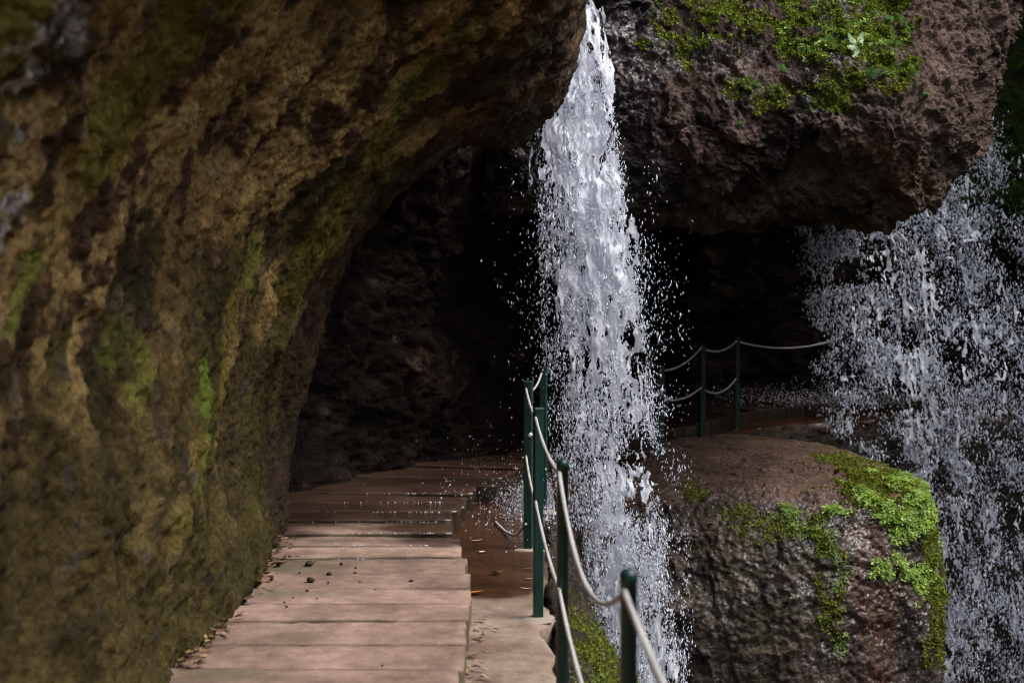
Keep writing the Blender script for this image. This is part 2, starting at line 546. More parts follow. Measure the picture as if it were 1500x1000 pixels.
# hanging rock between the two waterfalls
def hang_colours(p, i):
    g = fbm(p * 4.0, 4, 122)
    f = fbm(p * 1.7, 4, 121)
    c = np.tile(np.array([0.054, 0.032, 0.026]), (len(p), 1))
    c = mixc(c, (0.090, 0.060, 0.050), sstep(0.0, 0.6, g + 0.3 * f))
    c = mixc(c, (0.022, 0.014, 0.0095), sstep(0.1, 0.6, -g + 0.3 * f))
    # the lighter brown nose on the right, without the wet coat
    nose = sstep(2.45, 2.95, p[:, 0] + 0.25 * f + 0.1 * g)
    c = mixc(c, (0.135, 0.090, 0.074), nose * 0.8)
    orange = patch(p, P(1270, 260, 10.7), (0.55, 0.8, 0.28), 3, 0.8, 4)
    c = mixc(c, (0.125, 0.078, 0.048), orange * 0.7)
    c = mixc(c, (0.15, 0.115, 0.08), i['stone'] * (i['cid'] > 0.80) * 0.55)
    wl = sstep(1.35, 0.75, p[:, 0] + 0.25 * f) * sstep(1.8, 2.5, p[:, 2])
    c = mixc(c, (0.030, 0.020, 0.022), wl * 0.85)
    moss = hang_moss(p, i['n'])
    c = mixc(c, (0.05, 0.07, 0.012), moss * 0.85)
    wet = np.maximum(wl * (0.2 + 0.6 * sstep(-0.2, 0.4, fbm(p * 6, 4, 124))), 0.35 * sstep(0.0, 0.4, fbm(p * 3, 3, 123)) * (1 - nose))
    return c * (1 + 0.3 * g[:, None]), wet


def hang_moss(p, n):
    m = np.maximum.reduce([
        patch(p, P(1225, 30, 11.1), (0.62, 0.9, 0.42), 31, 1.0, 5),
        patch(p, P(1290, 100, 10.9), (0.25, 0.5, 0.18), 35, 1.2, 8) * 0.8,
        patch(p, P(1010, 40, 11.2), (0.32, 0.6, 0.24), 32, 1.3, 5) * 0.75,
        patch(p, P(1100, 10, 11.2), (0.5, 0.6, 0.15), 36, 1.3, 5) * 0.8,
        patch(p, P(1110, 140, 10.9), (0.3, 0.5, 0.15), 33, 1.6, 7) * 0.45,
        patch(p, P(1220, 130, 10.8), (0.35, 0.5, 0.15), 34, 1.6, 7) * 0.5])
    return m * sstep(-0.45, 0.15, fbm(p * 9, 3, 37) + 0.35 * n[:, 2] + 0.1)


def hcol(pys, pxs, ys, back_y, zb):
    """one column of the hanging rock: high cliff, visible face, underside"""
    pts = [P(x, q, y) for x, q, y in zip(pxs, pys, ys)]
    t = pts[0]
    up = [t + np.array([0.2, 3.5, 5.5]), t + np.array([0.1, 1.2, 2.0])]
    lo = pts[-1]
    down = [np.array([lo[0], lo[1] + 0.7, zb]), np.array([lo[0], back_y, zb + 0.25]), np.array([lo[0], back_y + 2.5, zb + 0.4])]
    return up + pts + down


PY = [-60, 20, 80, 140, 200, 255, 300]
hang_ctrl = [
    hcol(PY + [318], [700] * 8, [11.3, 11.3, 11.2, 11.1, 11.0, 11.0, 11.1, 11.3], 13, 2.15),
    hcol(PY + [318], [745] * 8, [11.1, 11.1, 11.0, 10.9, 10.8, 10.8, 10.9, 11.2], 13, 2.15),
    hcol(PY + [318], [820] * 8, [11.0, 11.0, 10.95, 10.9, 10.8, 10.8, 10.9, 11.2], 13, 2.15),
    hcol(PY + [322], [900] * 8, [11.2, 11.1, 11.0, 10.9, 10.85, 10.85, 11.0, 11.3], 13, 2.1),
    hcol(PY + [328], [980] * 8, [11.6, 11.3, 11.1, 10.9, 10.8, 10.85, 11.0, 11.3], 13.2, 2.1),
    hcol(PY + [332], [1060] * 8, [11.8, 11.4, 11.1, 10.85, 10.75, 10.8, 11.0, 11.3], 13.5, 2.1),
    hcol(PY + [330], [1140] * 8, [11.9, 11.4, 11.1, 10.8, 10.75, 10.9, 11.05, 11.3], 14, 2.1),
    hcol(PY + [330], [1220] * 8, [12.0, 11.4, 11.0, 10.7, 10.6, 10.85, 10.95, 11.2], 14.5, 2.1),
    hcol(PY + [338], [1290] * 8, [11.9, 11.4, 10.9, 10.6, 10.5, 10.65, 10.8, 11.0], 14.5, 2.1),
    hcol([-60, 20, 80, 140, 200, 250, 290, 318], [1352, 1350, 1348, 1346, 1345, 1345, 1345, 1345], [11.6, 11.2, 10.9, 10.65, 10.5, 10.6, 10.7, 10.9], 14.5, 2.2),
    hcol([-60, 20, 70, 125, 180, 220, 252, 275], [1430, 1420, 1410, 1400, 1397, 1396, 1396, 1396], [11.6, 11.3, 11.1, 10.9, 10.8, 10.8, 10.9, 11.0], 14.5, 2.45),
    hcol([-60, 10, 60, 110, 160, 195, 215, 228], [1500, 1484, 1470, 1455, 1449, 1447, 1446, 1445], [11.8, 11.5, 11.3, 11.2, 11.1, 11.15, 11.2, 11.3], 14.5, 2.7),
    hcol([-60, 0, 50, 100, 145, 180, 200, 212], [1512, 1496, 1480, 1464, 1456, 1452, 1450, 1448], [12.6, 12.3, 12.1, 12.0, 11.9, 11.9, 11.9, 12.0], 14.5, 2.8),
    hcol([-60, 0, 50, 100, 145, 180, 200, 212], [1470, 1460, 1450, 1440, 1435, 1430, 1428, 1426], [14.5, 14.3, 14.2, 14.1, 14.0, 14.0, 14.0, 14.0], 15.5, 2.8),
]
ut = np.linspace(0, 13, 520)
vt = np.concatenate([np.linspace(0, 1.7, 24), np.linspace(1.75, 9.6, 330), np.linspace(9.7, 12, 40)])
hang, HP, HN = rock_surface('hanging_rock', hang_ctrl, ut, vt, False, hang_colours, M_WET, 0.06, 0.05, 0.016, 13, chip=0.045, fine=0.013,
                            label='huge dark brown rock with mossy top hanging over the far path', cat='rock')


# boulder ledge below it
def boulder_moss(p, n):
    g = fbm(p * 7, 4, 57)
    m = np.maximum.reduce([
        patch(p, (3.05, 11.45, -0.10), (0.52, 0.55, 0.24), 51, 0.8, 5),
        patch(p, (3.38, 11.2, -0.45), (0.26, 0.7, 0.50), 52, 0.8, 5),
        patch(p, (3.40, 11.3, -1.0), (0.22, 0.7, 0.6), 52, 0.9, 5) * 0.75,
        patch(p, (2.02, 11.0, -0.30), (0.36, 0.4, 0.13), 53, 0.8, 5) * 0.4,
        patch(p, (2.42, 10.75, -0.62), (0.12, 0.5, 0.55), 54, 1.0, 6) * 0.8,
        patch(p, (1.45, 11.5, -0.06), (0.16, 0.3, 0.12), 55, 0.8, 5) * 0.5,
        patch(p, (3.0, 12.4, 0.0), (0.35, 0.7, 0.2), 58, 1.2, 5) * 0.5])
    return m * sstep(-0.7, 0.0, g + 0.15)


def boulder_colours(p, i):
    g = fbm(p * 4.5, 4, 132)
    f = fbm(p * 1.8, 4, 131)
    c = np.tile(np.array([0.050, 0.034, 0.030]), (len(p), 1))
    c = mixc(c, (0.080, 0.057, 0.048), sstep(0.0, 0.6, g + 0.3 * f))
    c = mixc(c, (0.032, 0.021, 0.020), sstep(0.1, 0.6, -g + 0.3 * f))
    top = sstep(-0.42, -0.10, p[:, 2] + 0.12 * g) * sstep(10.9, 11.7, p[:, 1] + 0.35 * f + 0.1 * g)
    c = mixc(c, (0.145, 0.088, 0.064), top * 0.85)
    c = mixc(c, (0.135, 0.095, 0.05), top * sstep(2.6, 3.2, p[:, 0]) * 0.8)
    rust = patch(p, (2.78, 10.8, -0.85), (0.2, 0.6, 0.75), 61, 0.8, 4)
    c = mixc(c, (0.085, 0.038, 0.022), rust * 0.8)
    moss = boulder_moss(p, i['n'])
    c = mixc(c, (0.065, 0.075, 0.014), moss * 0.85)
    dull = patch(p, (1.8, 10.8, -1.1), (0.7, 0.8, 0.8), 62, 1.2, 4)
    c = mixc(c, (0.075, 0.062, 0.03), dull * 0.45)
    wet = np.clip(0.85 - 0.75 * top - 0.8 * moss - 0.35 * dull + 0.3 * f, 0, 1) * (0.25 + 0.65 * sstep(-0.3, 0.4, fbm(p * 5, 4, 133)))
    return c * (1 + 0.25 * g[:, None]), wet


edge = np.array([(0.15, 12.6), (0.75, 11.75), (1.35, 11.35), (1.9, 11.1), (2.45, 11.0), (2.98, 11.05), (3.33, 11.32), (3.38, 12.1), (3.30, 13.2), (3.12, 14.3), (2.5, 15.0), (1.8, 14.9), (1.1, 14.2), (0.5, 13.5), (0.15, 12.9), (0.15, 12.6)])
tan = np.gradient(edge, axis=0)
out = np.stack([tan[:, 1], -tan[:, 0]], -1)
out /= np.linalg.norm(out, axis=1, keepdims=True)
cen = np.array([1.9, 13.3])
prof = [(-9, 0.0), (-8, 0.01), (-7, 0.0), (-0.40, -0.01), (-0.15, -0.04), (0.0, -0.10), (0.035, -0.28), (0.07, -0.65), (0.10, -1.05), (0.11, -1.5), (0.09, -2.1), (0.1, -5.5)]
b_ctrl = []
for k in range(len(edge)):
    colm = []
    for o_, z_ in prof:
        fwd = 1 + 3.2 * (k in (1, 2, 3)) + 2.4 * (k == 4) + 0.8 * (k == 5)
        lerp = {-9: 0.0, -8: 0.5, -7: 0.8}.get(o_)
        q = cen + (edge[k] - 0.4 * out[k] - cen) * lerp if lerp is not None else edge[k] + out[k] * (o_ * fwd if o_ > 0 else o_)
        slope = {0: .5, 1: .9, 2: 1.0, 3: 1.0, 4: .9, 5: .45}.get(k, 0)
        z2 = z_ + (0.03 if o_ == -9 else 0) - slope * {-8: 0.02, -7: 0.055, -0.40: 0.10, -0.15: 0.15, 0.0: 0.17, 0.035: 0.14, 0.07: 0.06}.get(o_, 0)
        colm.append((q[0], q[1], z2))
    b_ctrl.append(colm)
ut = np.concatenate([np.linspace(0, 8, 430), np.linspace(8.05, 15, 90)])
vt = np.concatenate([np.linspace(0, 10, 350), np.linspace(10.1, 11, 20)])
boulder, BP, BN = rock_surface('boulder', b_ctrl, ut, vt, True, boulder_colours, M_WET, 0.04, 0.034, 0.009, 23, chip=0.022, fine=0.011, pin=lambda p: 1 - 0.5 * sstep(-0.25, 0.0, p[:, 2]),
                               label='wet dark boulder with flat top and bright mossy corner beside the waterfall', cat='rock')


# bank that drops away beside the near railing
def bank_colours(p, i):
    g = fbm(p * 5, 4, 142)
    c = np.tile(np.array([0.050, 0.034, 0.024]), (len(p), 1))
    c = mixc(c, (0.10, 0.07, 0.05), sstep(0, 0.6, g))
    m = bank_moss(p, i['n'])
    c = mixc(c * 0.6, (0.06, 0.07, 0.0095), m * 0.85)
    return c, 0.15 * (1 - m)


def bank_moss(p, n):
    m = sstep(8.0, 7.2, p[:, 1] + 0.5 * fbm(p * 3, 3, 72)) * sstep(-0.75, -0.4, p[:, 2]) * sstep(0.24, 0.34, p[:, 0] + 0.06 * fbm(p * 6, 3, 73))
    return m * sstep(-0.35, 0.2, fbm(p * 5, 4, 71) + 0.1)


PAVE_EDGE = np.array([(0.32, -5), (0.28, 0.5), (0.24, 3.0), (0.21, 4.6), (0.19, 5.8), (0.18, 7.0), (0.20, 8.4), (0.30, 9.7), (0.55, 10.9), (1.0, 12.2), (1.5, 13.4), (2.1, 14.5), (2.75, 15.45), (3.9, 16.2), (6.5, 16.9)])
tan = np.gradient(PAVE_EDGE, axis=0)
out = np.stack([tan[:, 1], -tan[:, 0]], -1)
out /= np.linalg.norm(out, axis=1, keepdims=True)
bank_ctrl = []
for k in range(len(PAVE_EDGE)):
    e, o_ = PAVE_EDGE[k], out[k]
    s = 1.0 if k < 6 else (0.6 if k == 6 else 0.35)
    bank_ctrl.append([(*(e + o_ * d_ * (s if d_ > 0 else 1)), z_) for d_, z_ in ((-0.3, -0.35), (-0.02, -0.16), (0.03, -0.03), (0.14, -0.10), (0.30, -0.26), (0.48, -0.55), (0.58, -1.1), (0.6, -2.2), (0.5, -5.5))])
bank, KP, KN = rock_surface('earth_bank', bank_ctrl, np.concatenate([np.linspace(0, 3, 30), np.linspace(3.05, 9, 200), np.linspace(9.05, 14, 120)]), np.linspace(0, 8, 150), True, bank_colours, M_WET, 0.03, 0.03, 0.012, 33,
                            kind='structure')


# back wall of the cave and the cliff behind the second waterfall
def cave_colours(p, i):
    g = fbm(p * 3.5, 4, 152)
    f = fbm(p * 1.2, 4, 151)
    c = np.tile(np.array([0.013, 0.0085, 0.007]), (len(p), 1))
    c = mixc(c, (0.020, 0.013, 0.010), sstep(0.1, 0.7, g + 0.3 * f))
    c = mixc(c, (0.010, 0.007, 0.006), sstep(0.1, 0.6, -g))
    c = mixc(c, (0.07, 0.05, 0.036), i['stone'] * (i['cid'] > 0.94) * 0.7)
    c = mixc(c, (0.06, 0.028, 0.018), i['stone'] * ((i['cid'] > 0.6) & (i['cid'] < 0.62)) * 0.6)
    c = mixc(c, (0.035, 0.045, 0.012), 0.6 * sstep(5.6, 6.2, p[:, 0] + 0.3 * f) * sstep(2.0, 2.8, p[:, 2] + g))
    return c, sstep(-0.2, 0.3, g) * 0.03


plan = [(-2.7, 7.8), (-1.85, 8.9), (-1.45, 9.8), (-1.0, 10.7), (-0.45, 11.35), (0.15, 12.4), (0.65, 13.6), (1.05, 14.9), (1.5, 16.2), (2.4, 17.6), (3.6, 18.5), (5.0, 18.9), (6.3, 18.6), (7.4, 17.6), (8.5, 15.5), (10.5, 12)]
cave_ctrl = []
pl = np.array(plan)
tan = np.gradient(pl, axis=0)
out = np.stack([tan[:, 1], -tan[:, 0]], -1)
out /= np.linalg.norm(out, axis=1, keepdims=True)
for k in range(len(pl)):
    lean = 1.0 if k < 11 else (0.4 if k < 12 else -0.3)
    cave_ctrl.append([(*(pl[k] + out[k] * d_ * lean), z_) for d_, z_ in ((0, -6), (0, -2.5), (0, -0.3), (-0.05, 0.3), (0, 0.9), (0.06, 1.5), (0.2, 2.1), (0.5, 2.7), (0.9, 3.6), (1.0, 6), (0.8, 11))])
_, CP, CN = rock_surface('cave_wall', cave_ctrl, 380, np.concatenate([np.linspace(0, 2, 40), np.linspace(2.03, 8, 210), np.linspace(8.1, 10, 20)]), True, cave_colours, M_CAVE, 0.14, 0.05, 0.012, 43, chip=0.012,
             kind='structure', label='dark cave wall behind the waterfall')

# gorge floor far below the path, unseen sides raised to cut low-angle light
gx, gy = np.meshgrid(np.linspace(-12, 45, 120), np.linspace(-40, 30, 120), indexing='ij')
gp = np.stack([gx, gy, np.full_like(gx, -5.4)], -1).reshape(-1, 3)
gp[:, 2] += 0.35 * fbm(gp * 0.5, 4, 5) + np.minimum(15, np.maximum(0, gp[:, 0] - 8) * 1.7 + np.maximum(0, -9 - gp[:, 1]) * 1.3) * (1 + 0.25 * fbm(gp * 0.35, 4, 8))
gc = mixc(np.tile(np.array([0.09, 0.07, 0.055]), (len(gp), 1)), (0.05, 0.07, 0.02), sstep(-4.5, -3.5, gp[:, 2]))
link('unseen_gorge', mesh_np('unseen_gorge', gp, grid_faces(120, 120), True, M_ROCK, gc, dict(wet=np.zeros(len(gp)))), kind='structure')

# ------------------------------------------------------------------ pavement strip
n_s, n_w = 260, 60
et = cr_axis(PAVE_EDGE, np.linspace(0, len(PAVE_EDGE) - 1, n_s), 0)
tg = np.gradient(et, axis=0)
ot = np.stack([tg[:, 1], -tg[:, 0]], -1)
ot /= np.linalg.norm(ot, axis=1, keepdims=True)
wv = np.concatenate([[-0.001], np.linspace(0, 1.0, n_w - 2) ** 1.3 * 2.05, [2.1]])
top = et[:, None, :] - ot[:, None, :] * wv[None, :, None]
zz = np.zeros((n_s, n_w))
co = np.concatenate([top, zz[..., None]], -1).reshape(-1, 3)
wob = np.tile(np.exp(-wv / 0.05), n_s)
co[:, :2] += (np.repeat(ot, n_w, 0) * (wob * 0.05 * fbm(co * 2.5, 4, 81))[:, None])
co[:, 2] = 0.006 * fbm(co * 2.0, 3, 82) - 0.02 * np.tile(np.exp(-wv / 0.03), n_s)
co = co.reshape(n_s, n_w, 3)
co[:, 0, 2] = -0.12
co[:, -1, 2] = -0.1
co = co.reshape(-1, 3)
dist = np.tile(wv, n_s)
wetm = sstep(6.95, 7.35, co[:, 1] + 0.35 * fbm(co * 2.2, 3, 83) - 0.35 * sstep(0.12, 0.0, dist))
stain = 0.8 * sstep(0.0, 0.5, fbm(co * 3.0, 4, 84) + 0.15) * sstep(0.22, 0.02, dist) * (1 - wetm)
link('path_edge_strip', mesh_np('path_edge_strip', co, grid_faces(n_s, n_w, True), True, M_STRIP, None, dict(wet=wetm, stain=stain)), kind='structure')

# ------------------------------------------------------------------ slabs
slab_path = link('slab_path', None, kind='structure', label='pink concrete slab path running along the rock wall')
ZT = 0.13


def make_slab(fl, fr, br, bl, seed):
    """one concrete slab from its four top corners (front left, front right, back right, back left)"""
    nx, ny = 34, 8
    s = np.linspace(0, 1, nx)
    t = np.linspace(0, 1, ny)
    fl, fr, br, bl = [np.array([q[0], q[1]]) for q in (fl, fr, br, bl)]
    A = (fl[None] * (1 - s)[:, None] + fr[None] * s[:, None])
    B = (bl[None] * (1 - s)[:, None] + br[None] * s[:, None])
    xy = A[:, None] * (1 - t)[None, :, None] + B[:, None] * t[None, :, None]
    tilt = np.random.default_rng(seed).normal(0, 0.005, 3)
    z = np.full((nx, ny), ZT) + tilt[0] + tilt[1] * (s[:, None] - .5) * 2 + tilt[2] * (t[None, :] - .5) * 2
    co = np.concatenate([xy, z[..., None]], -1)
    q = co.reshape(-1, 3) * 1.0
    q[:, 2] = seed * 3.7
    nzx = fbm(q * 9, 4, 201).reshape(nx, ny)
    nzy = fbm(q * 9 + 40, 4, 202).reshape(nx, ny)
    e = np.zeros((nx, ny))
    e[0] = e[-1] = 1
    e[:, 0] = e[:, -1] = 1
    co[..., 0] += 0.006 * nzx * e
    co[..., 1] += 0.007 * nzy * e
    co[..., 2] += 0.0015 * fbm(q * 5, 3, 203).reshape(nx, ny) - e * (0.001 + 0.007 * np.maximum(0, nzx))
    ring = [(i, 0) for i in range(nx)] + [(nx - 1, j) for j in range(1, ny)] + [(i, ny - 1) for i in range(nx - 2, -1, -1)] + [(0, j) for j in range(ny - 2, 0, -1)]
    V = list(map(tuple, co.reshape(-1, 3)))
    Fq = grid_faces(nx, ny).tolist()
    base = len(V)
    cxy = co.reshape(-1, 3)[:, :2].mean(0)
    for lvl, dz, outw in ((0, -0.012, 0.003), (1, -0.145, 0.0)):
        for i, j in ring:
            x, y, z_ = co[i, j]
            dd = np.array([x, y]) - cxy
            dd = dd / (np.linalg.norm(dd) + 1e-6) * outw
            V.append((x + dd[0], y + dd[1], z_ + dz))
    R = len(ring)
    idx = [i * ny + j for i, j in ring]
    for k in range(R):
        k2 = (k + 1) % R
        Fq.append([idx[k2], idx[k], base + k, base + k2])
        Fq.append([base + k2, base + k, base + R + k, base + R + k2])
    V = np.array(V)
    wet = sstep(8.05, 8.6, V[:, 1] + 0.45 * fbm(V * np.array([2.2, 3, 0.1]), 4, 204) + 0.25 * sstep(-0.9, -0.3, V[:, 0])) * 0.95
    side = (np.arange(len(V)) >= base)
    stain = 0.6 * sstep(0.1, 0.7, fbm(V * np.array([2.0, 5.0, 1]) + 3, 4, 205)) * (1 - wet) * sstep(-0.45, -1.1, V[:, 0]) + 0.8 * side
    return mesh_np('slab', V, np.array(Fq), True, M_SLAB, None, dict(wet=wet, stain=stain))


rows = [(1012, 255, 669), (975, 285, 671), (940, 330, 681), (909.5, 352, 682), (882.5, 372, 688), (860, 382, 690), (839, 392, 688), (818.5, 400, 683), (798, 400, 675), (781, 400, 673), (764.5, 408, 664)]
edges_y = [G(500, r[0], ZT)[1] for r in rows]
seed = 1
# slabs nearer than the frame
y0 = edges_y[0]
near = []
while y0 > 0.4:
    near.append((y0 - 0.36, y0))
    y0 -= 0.36
for a_, b_ in near[:14]:
    me = make_slab((-1.6, a_ + .005), (-0.205, a_ + .005), (-0.205, b_ - .005), (-1.6, b_ - .005), seed)
    link('slab', me, slab_path)
    seed += 1
for k in range(len(rows) - 1):
    ya, yb = edges_y[k] + 0.013, edges_y[k + 1] - 0.013
    xr0 = G(rows[k + 1][2], rows[k][0], ZT)[0] if k else G(669, 1000, ZT)[0]
    xr = G(rows[k + 1][2], (rows[k][0] + rows[k + 1][0]) / 2, ZT)[0]
    skew = random.uniform(-.008, .008)
    me = make_slab((-1.75, ya), (xr, ya + skew), (xr - 0.004, yb + skew), (-1.75, yb), seed)
    link('slab', me, slab_path)
    seed += 1
# the path bends to the right behind the waterfall: slabs fan round
ends = [(658, 662, 749.7), (661, 676, 735.7), (676, 683, 722.8), (684, 699, 710), (700, 735, 699)]
prev = rows[-1][0]
yl = edges_y[-1]
fan_last = None
GAP = 0.007
for k, (pa, pb, py) in enumerate(ends):
    br = G(pb, py, ZT)
    fr = G((pa + pb) / 2 + 1, prev, ZT)
    fr[0] = max(fr[0], br[0] - 0.04)
    lx = -1.9 + 0.12 * k
    fl = np.array([lx, yl])
    yl = yl + (br[1] - fr[1]) + 0.01
    bl = np.array([lx + .1, yl])
    me = make_slab(fl + [0, .015], fr[:2] + [0, .015], br[:2] - [0, .015], bl - [0, .015], seed)
    link('slab', me, slab_path)
    seed += 1
    prev = py
    fan_last = (bl, br[:2])
# inner and outer border of the rest of the walk, hidden by the water and then seen again beyond it
outer = np.array([fan_last[1], (0.25, 11.6), (0.75, 12.6), (1.25, 13.5), (1.68, 14.15), (2.15, 14.9), (2.5, 15.6), (3.15, 16.35), (3.95, 16.9), (5.2, 17.4), (6.6, 17.6)])
inner = np.array([fan_last[0], (-1.0, 12.4), (-0.35, 13.5), (0.25, 14.7), (0.75, 15.7), (1.1, 16.6), (1.6, 17.6), (2.6, 18.5), (3.7, 18.9), (5.1, 19.2), (6.6, 19.2)])
nn = 27
O2 = cr_axis(outer, nn + 1, 0)
I2 = cr_axis(inner, nn + 1, 0)
for k in range(nn):
    dv = (O2[k + 1] - O2[k])
    dv = dv / np.linalg.norm(dv) * 0.007
    me = make_slab(I2[k] + dv, O2[k] + dv, O2[k + 1] - dv, I2[k + 1] - dv, seed)
    link('slab', me, slab_path)
    seed += 1


# ------------------------------------------------------------------ railings
def tube(points, r, sides=10, closed_ends=True, twist=False):
    p = np.asarray(points, float)
    t = np.gradient(p, axis=0)
    t /= np.linalg.norm(t, axis=1, keepdims=True)
    ref = np.array([0, 0, 1.0])
    a = np.cross(t, ref)
    bad = np.linalg.norm(a, axis=1) < 1e-3
    a[bad] = np.array([1, 0, 0])
    a /= np.linalg.norm(a, axis=1, keepdims=True)
    b = np.cross(t, a)
    ang = np.linspace(0, 2 * math.pi, sides, endpoint=False)
    r = np.broadcast_to(np.asarray(r, float), (len(p),))
    rr = r[:, None] * np.ones(sides)[None]
    if twist:
        arc = np.concatenate([[0], np.cumsum(np.linalg.norm(np.diff(p, axis=0), axis=1))])
        rr = rr * (1 + 0.10 * np.cos(3 * ang[None] + arc[:, None] * 120))
    V = p[:, None] + rr[..., None] * (np.cos(ang)[None, :, None] * a[:, None] + np.sin(ang)[None, :, None] * b[:, None])
    n = len(p)
    idx = np.arange(n * sides).reshape(n, sides)
    nx = np.roll(idx, -1, 1)
    F = np.stack([idx[:-1], nx[:-1], nx[1:], idx[1:]], -1).reshape(-1, 4)
    V = V.reshape(-1, 3)
    if closed_ends:
        c0, c1 = len(V), len(V) + 1
        V = np.concatenate([V, p[:1], p[-1:]])
        e0 = np.stack([nx[0], idx[0], np.full(sides, c0), np.full(sides, c0)], -1)
        e1 = np.stack([idx[-1], nx[-1], np.full(sides, c1), np.full(sides, c1)], -1)
        tri = np.concatenate([e0, e1])[:, :3]
        return V, F, tri
    return V, F, np.zeros((0, 3), int)


def mesh_mixed(name, V, F, T, mat, smooth=True):
    me = bpy.data.meshes.new(name)
    me.from_pydata([tuple(v) for v in V], [], [list(f) for f in F] + [list(t) for t in T])
    me.polygons.foreach_set('use_smooth', np.full(len(me.polygons), smooth))
    me.materials.append(mat)
    me.update()
    return me


def post_mesh(h, r, square):
    if square:
        # square steel tube with softened corners and a flat welded lid
        c = r * 0.72
        pts = []
        for sx, sy in ((1, 1), (-1, 1), (-1, -1), (1, -1)):
            base_a = math.atan2(sy, sx)
            for da in (-0.6, -0.2, 0.2, 0.6):
                pts.append((sx * c + 0.28 * r * math.cos(base_a + da), sy * c + 0.28 * r * math.sin(base_a + da)))
        prof_ = [(-0.10, 1), (h - 0.012, 1), (h - 0.011, 1.1), (h - 0.003, 1.1), (h, 1.02)]
        V = [(x * s, y * s, z) for z, s in prof_ for x, y in pts]
        n = len(pts)
    else:
        n = 16
        prof_ = [(-0.10, 1), (h - 0.03, 1), (h - 0.03, 1.08), (h - 0.012, 1.08), (h - 0.004, 0.85), (h, 0.45)]
        V = [(math.cos(2 * math.pi * k / n) * r * s, math.sin(2 * math.pi * k / n) * r * s, z) for z, s in prof_ for k in range(n)]
    F = []
    for l in range(len(prof_) - 1):
        for k in range(n):
            k2 = (k + 1) % n
            F.append([l * n + k, l * n + k2, (l + 1) * n + k2, (l + 1) * n + k])
    F.append([(len(prof_) - 1) * n + k for k in range(n)])
    me = bpy.data.meshes.new('post')
    me.from_pydata(V, [], F)
    me.polygons.foreach_set('use_smooth', np.full(len(me.polygons), not square))
    me.materials.append(M_GREEN)
    return me


def blob_disc(r, h, seed):
    """low uneven mortar pad round a post foot"""
    rg = np.random.default_rng(seed)
    n = 18
    V = [(0, 0, h)]
    for l, (s, z) in enumerate(((0.45, h), (0.8, h * 0.6), (1.0, -0.004))):
        for k in range(n):
            a = 2 * math.pi * k / n
            q = r * s * (1 + 0.14 * math.sin(2 * a + seed) + 0.10 * math.sin(5 * a + seed * 2) + rg.normal(0, .03))
            V.append((q * math.cos(a), q * math.sin(a), z))
    F = [[0, 1 + k, 1 + (k + 1) % n] for k in range(n)]
    for l in range(2):
        for k in range(n):
            a, b = 1 + l * n + k, 1 + l * n + (k + 1) % n
            F.append([a, a + n, b + n, b])
    me = bpy.data.meshes.new('mortar_pad')
    me.from_pydata(V, [], F)
    me.polygons.foreach_set('use_smooth', np.ones(len(me.polygons), bool))
    me.materials.append(M_PAD)
    return me


M_PAD, _n, _b = new_mat('mortar')
_no = nd(_n, 'ShaderNodeTexNoise', Scale=40.0, Detail=6.0)
_cr = nd(_n, 'ShaderNodeValToRGB')
_cr.color_ramp.elements[0].color = (0.16, 0.125, 0.10, 1)
_cr.color_ramp.elements[1].color = (0.34, 0.29, 0.25, 1)
_n.links.new(_no.outputs['Fac'], _cr.inputs[0])
_n.links.new(_cr.outputs[0], _b.inputs['Base Color'])
_b.inputs['Roughness'].default_value = 0.85


def railing(name, posts, label, pads=True):
    """posts: (x, y, height, radius, square)"""
    root = link(name, None, label=label, cat='railing', loc=(posts[0][0], posts[0][1], 0))
    o0 = np.array([posts[0][0], posts[0][1], 0])
    for k, (x, y, h, r, sq) in enumerate(posts):
        p = link('post', post_mesh(h, r, sq), root, loc=Vector((x, y, 0)) - Vector(o0))
        p.rotation_euler.z = random.uniform(-.3, .3)
        if pads:
            link('mortar_pad', blob_disc(0.085, 0.012, k + 3), p)
    return root, o0


def rope_curve(a, b, sag, n=40):
    a, b = np.asarray(a, float), np.asarray(b, float)
    t = np.linspace(0, 1, n)
    p = a[None] * (1 - t)[:, None] + b[None] * t[:, None]
    p[:, 2] -= sag * 4 * t * (1 - t)
    return p


def add_rope(root, o0, pts, r=0.0068):
    V, F, T = tube(np.asarray(pts) - o0, r, 10, True, True)
    return link('rope', mesh_mixed('rope', V, F, T, M_ROPE), root)


near_posts = []
for px, py, y, r, sq in ((935, 1230, 1.25, .019, False), (921, 832, 2.95, .0185, False), (824, 672, 4.75, .0195, False), (788.5, 597, 6.65, .022, True), (774, 558, 8.36, .025, True), (796, 537, 9.76, .025, True)):
    t = P(px, py, y)
    near_posts.append((t[0], t[1], max(t[2], 0.95), r, sq))
near_posts[0] = (0.30, 1.15, 1.0, .019, False)
rail, o0 = railing('rope_railing', near_posts, 'green post railing with sagging grey ropes beside the slab path')


def att(p, z, side=(-0.45, -0.85)):
    return np.array([p[0] + side[0] * (p[3] + 0.006), p[1] + side[1] * (p[3] + 0.006), z])


NP = near_posts
tops = [p[2] - 0.045 for p in NP]
mids = [0.56] * len(NP)
sag_t = [0.03, 0.17, 0.035, 0.02, 0.05]
sag_m = [0.10, 0.08, 0.03, 0.03, 0.05]
for k in range(len(NP) - 1):
    add_rope(rail, o0, rope_curve(att(NP[k], tops[k]), att(NP[k + 1], tops[k + 1]), sag_t[k]))
    if k < 4:
        add_rope(rail, o0, rope_curve(att(NP[k], mids[k]), att(NP[k + 1], mids[k + 1]), sag_m[k]))
# loose lower rope lying from the fourth post to the pavement
lp = [att(NP[4], 0.16), G(757, 783, 0.06), G(742, 779, 0.015), G(732, 770, 0.012), G(726, 764, 0.012)]
add_rope(rail, o0, cr_axis(np.array(lp), 30, 0), 0.008)

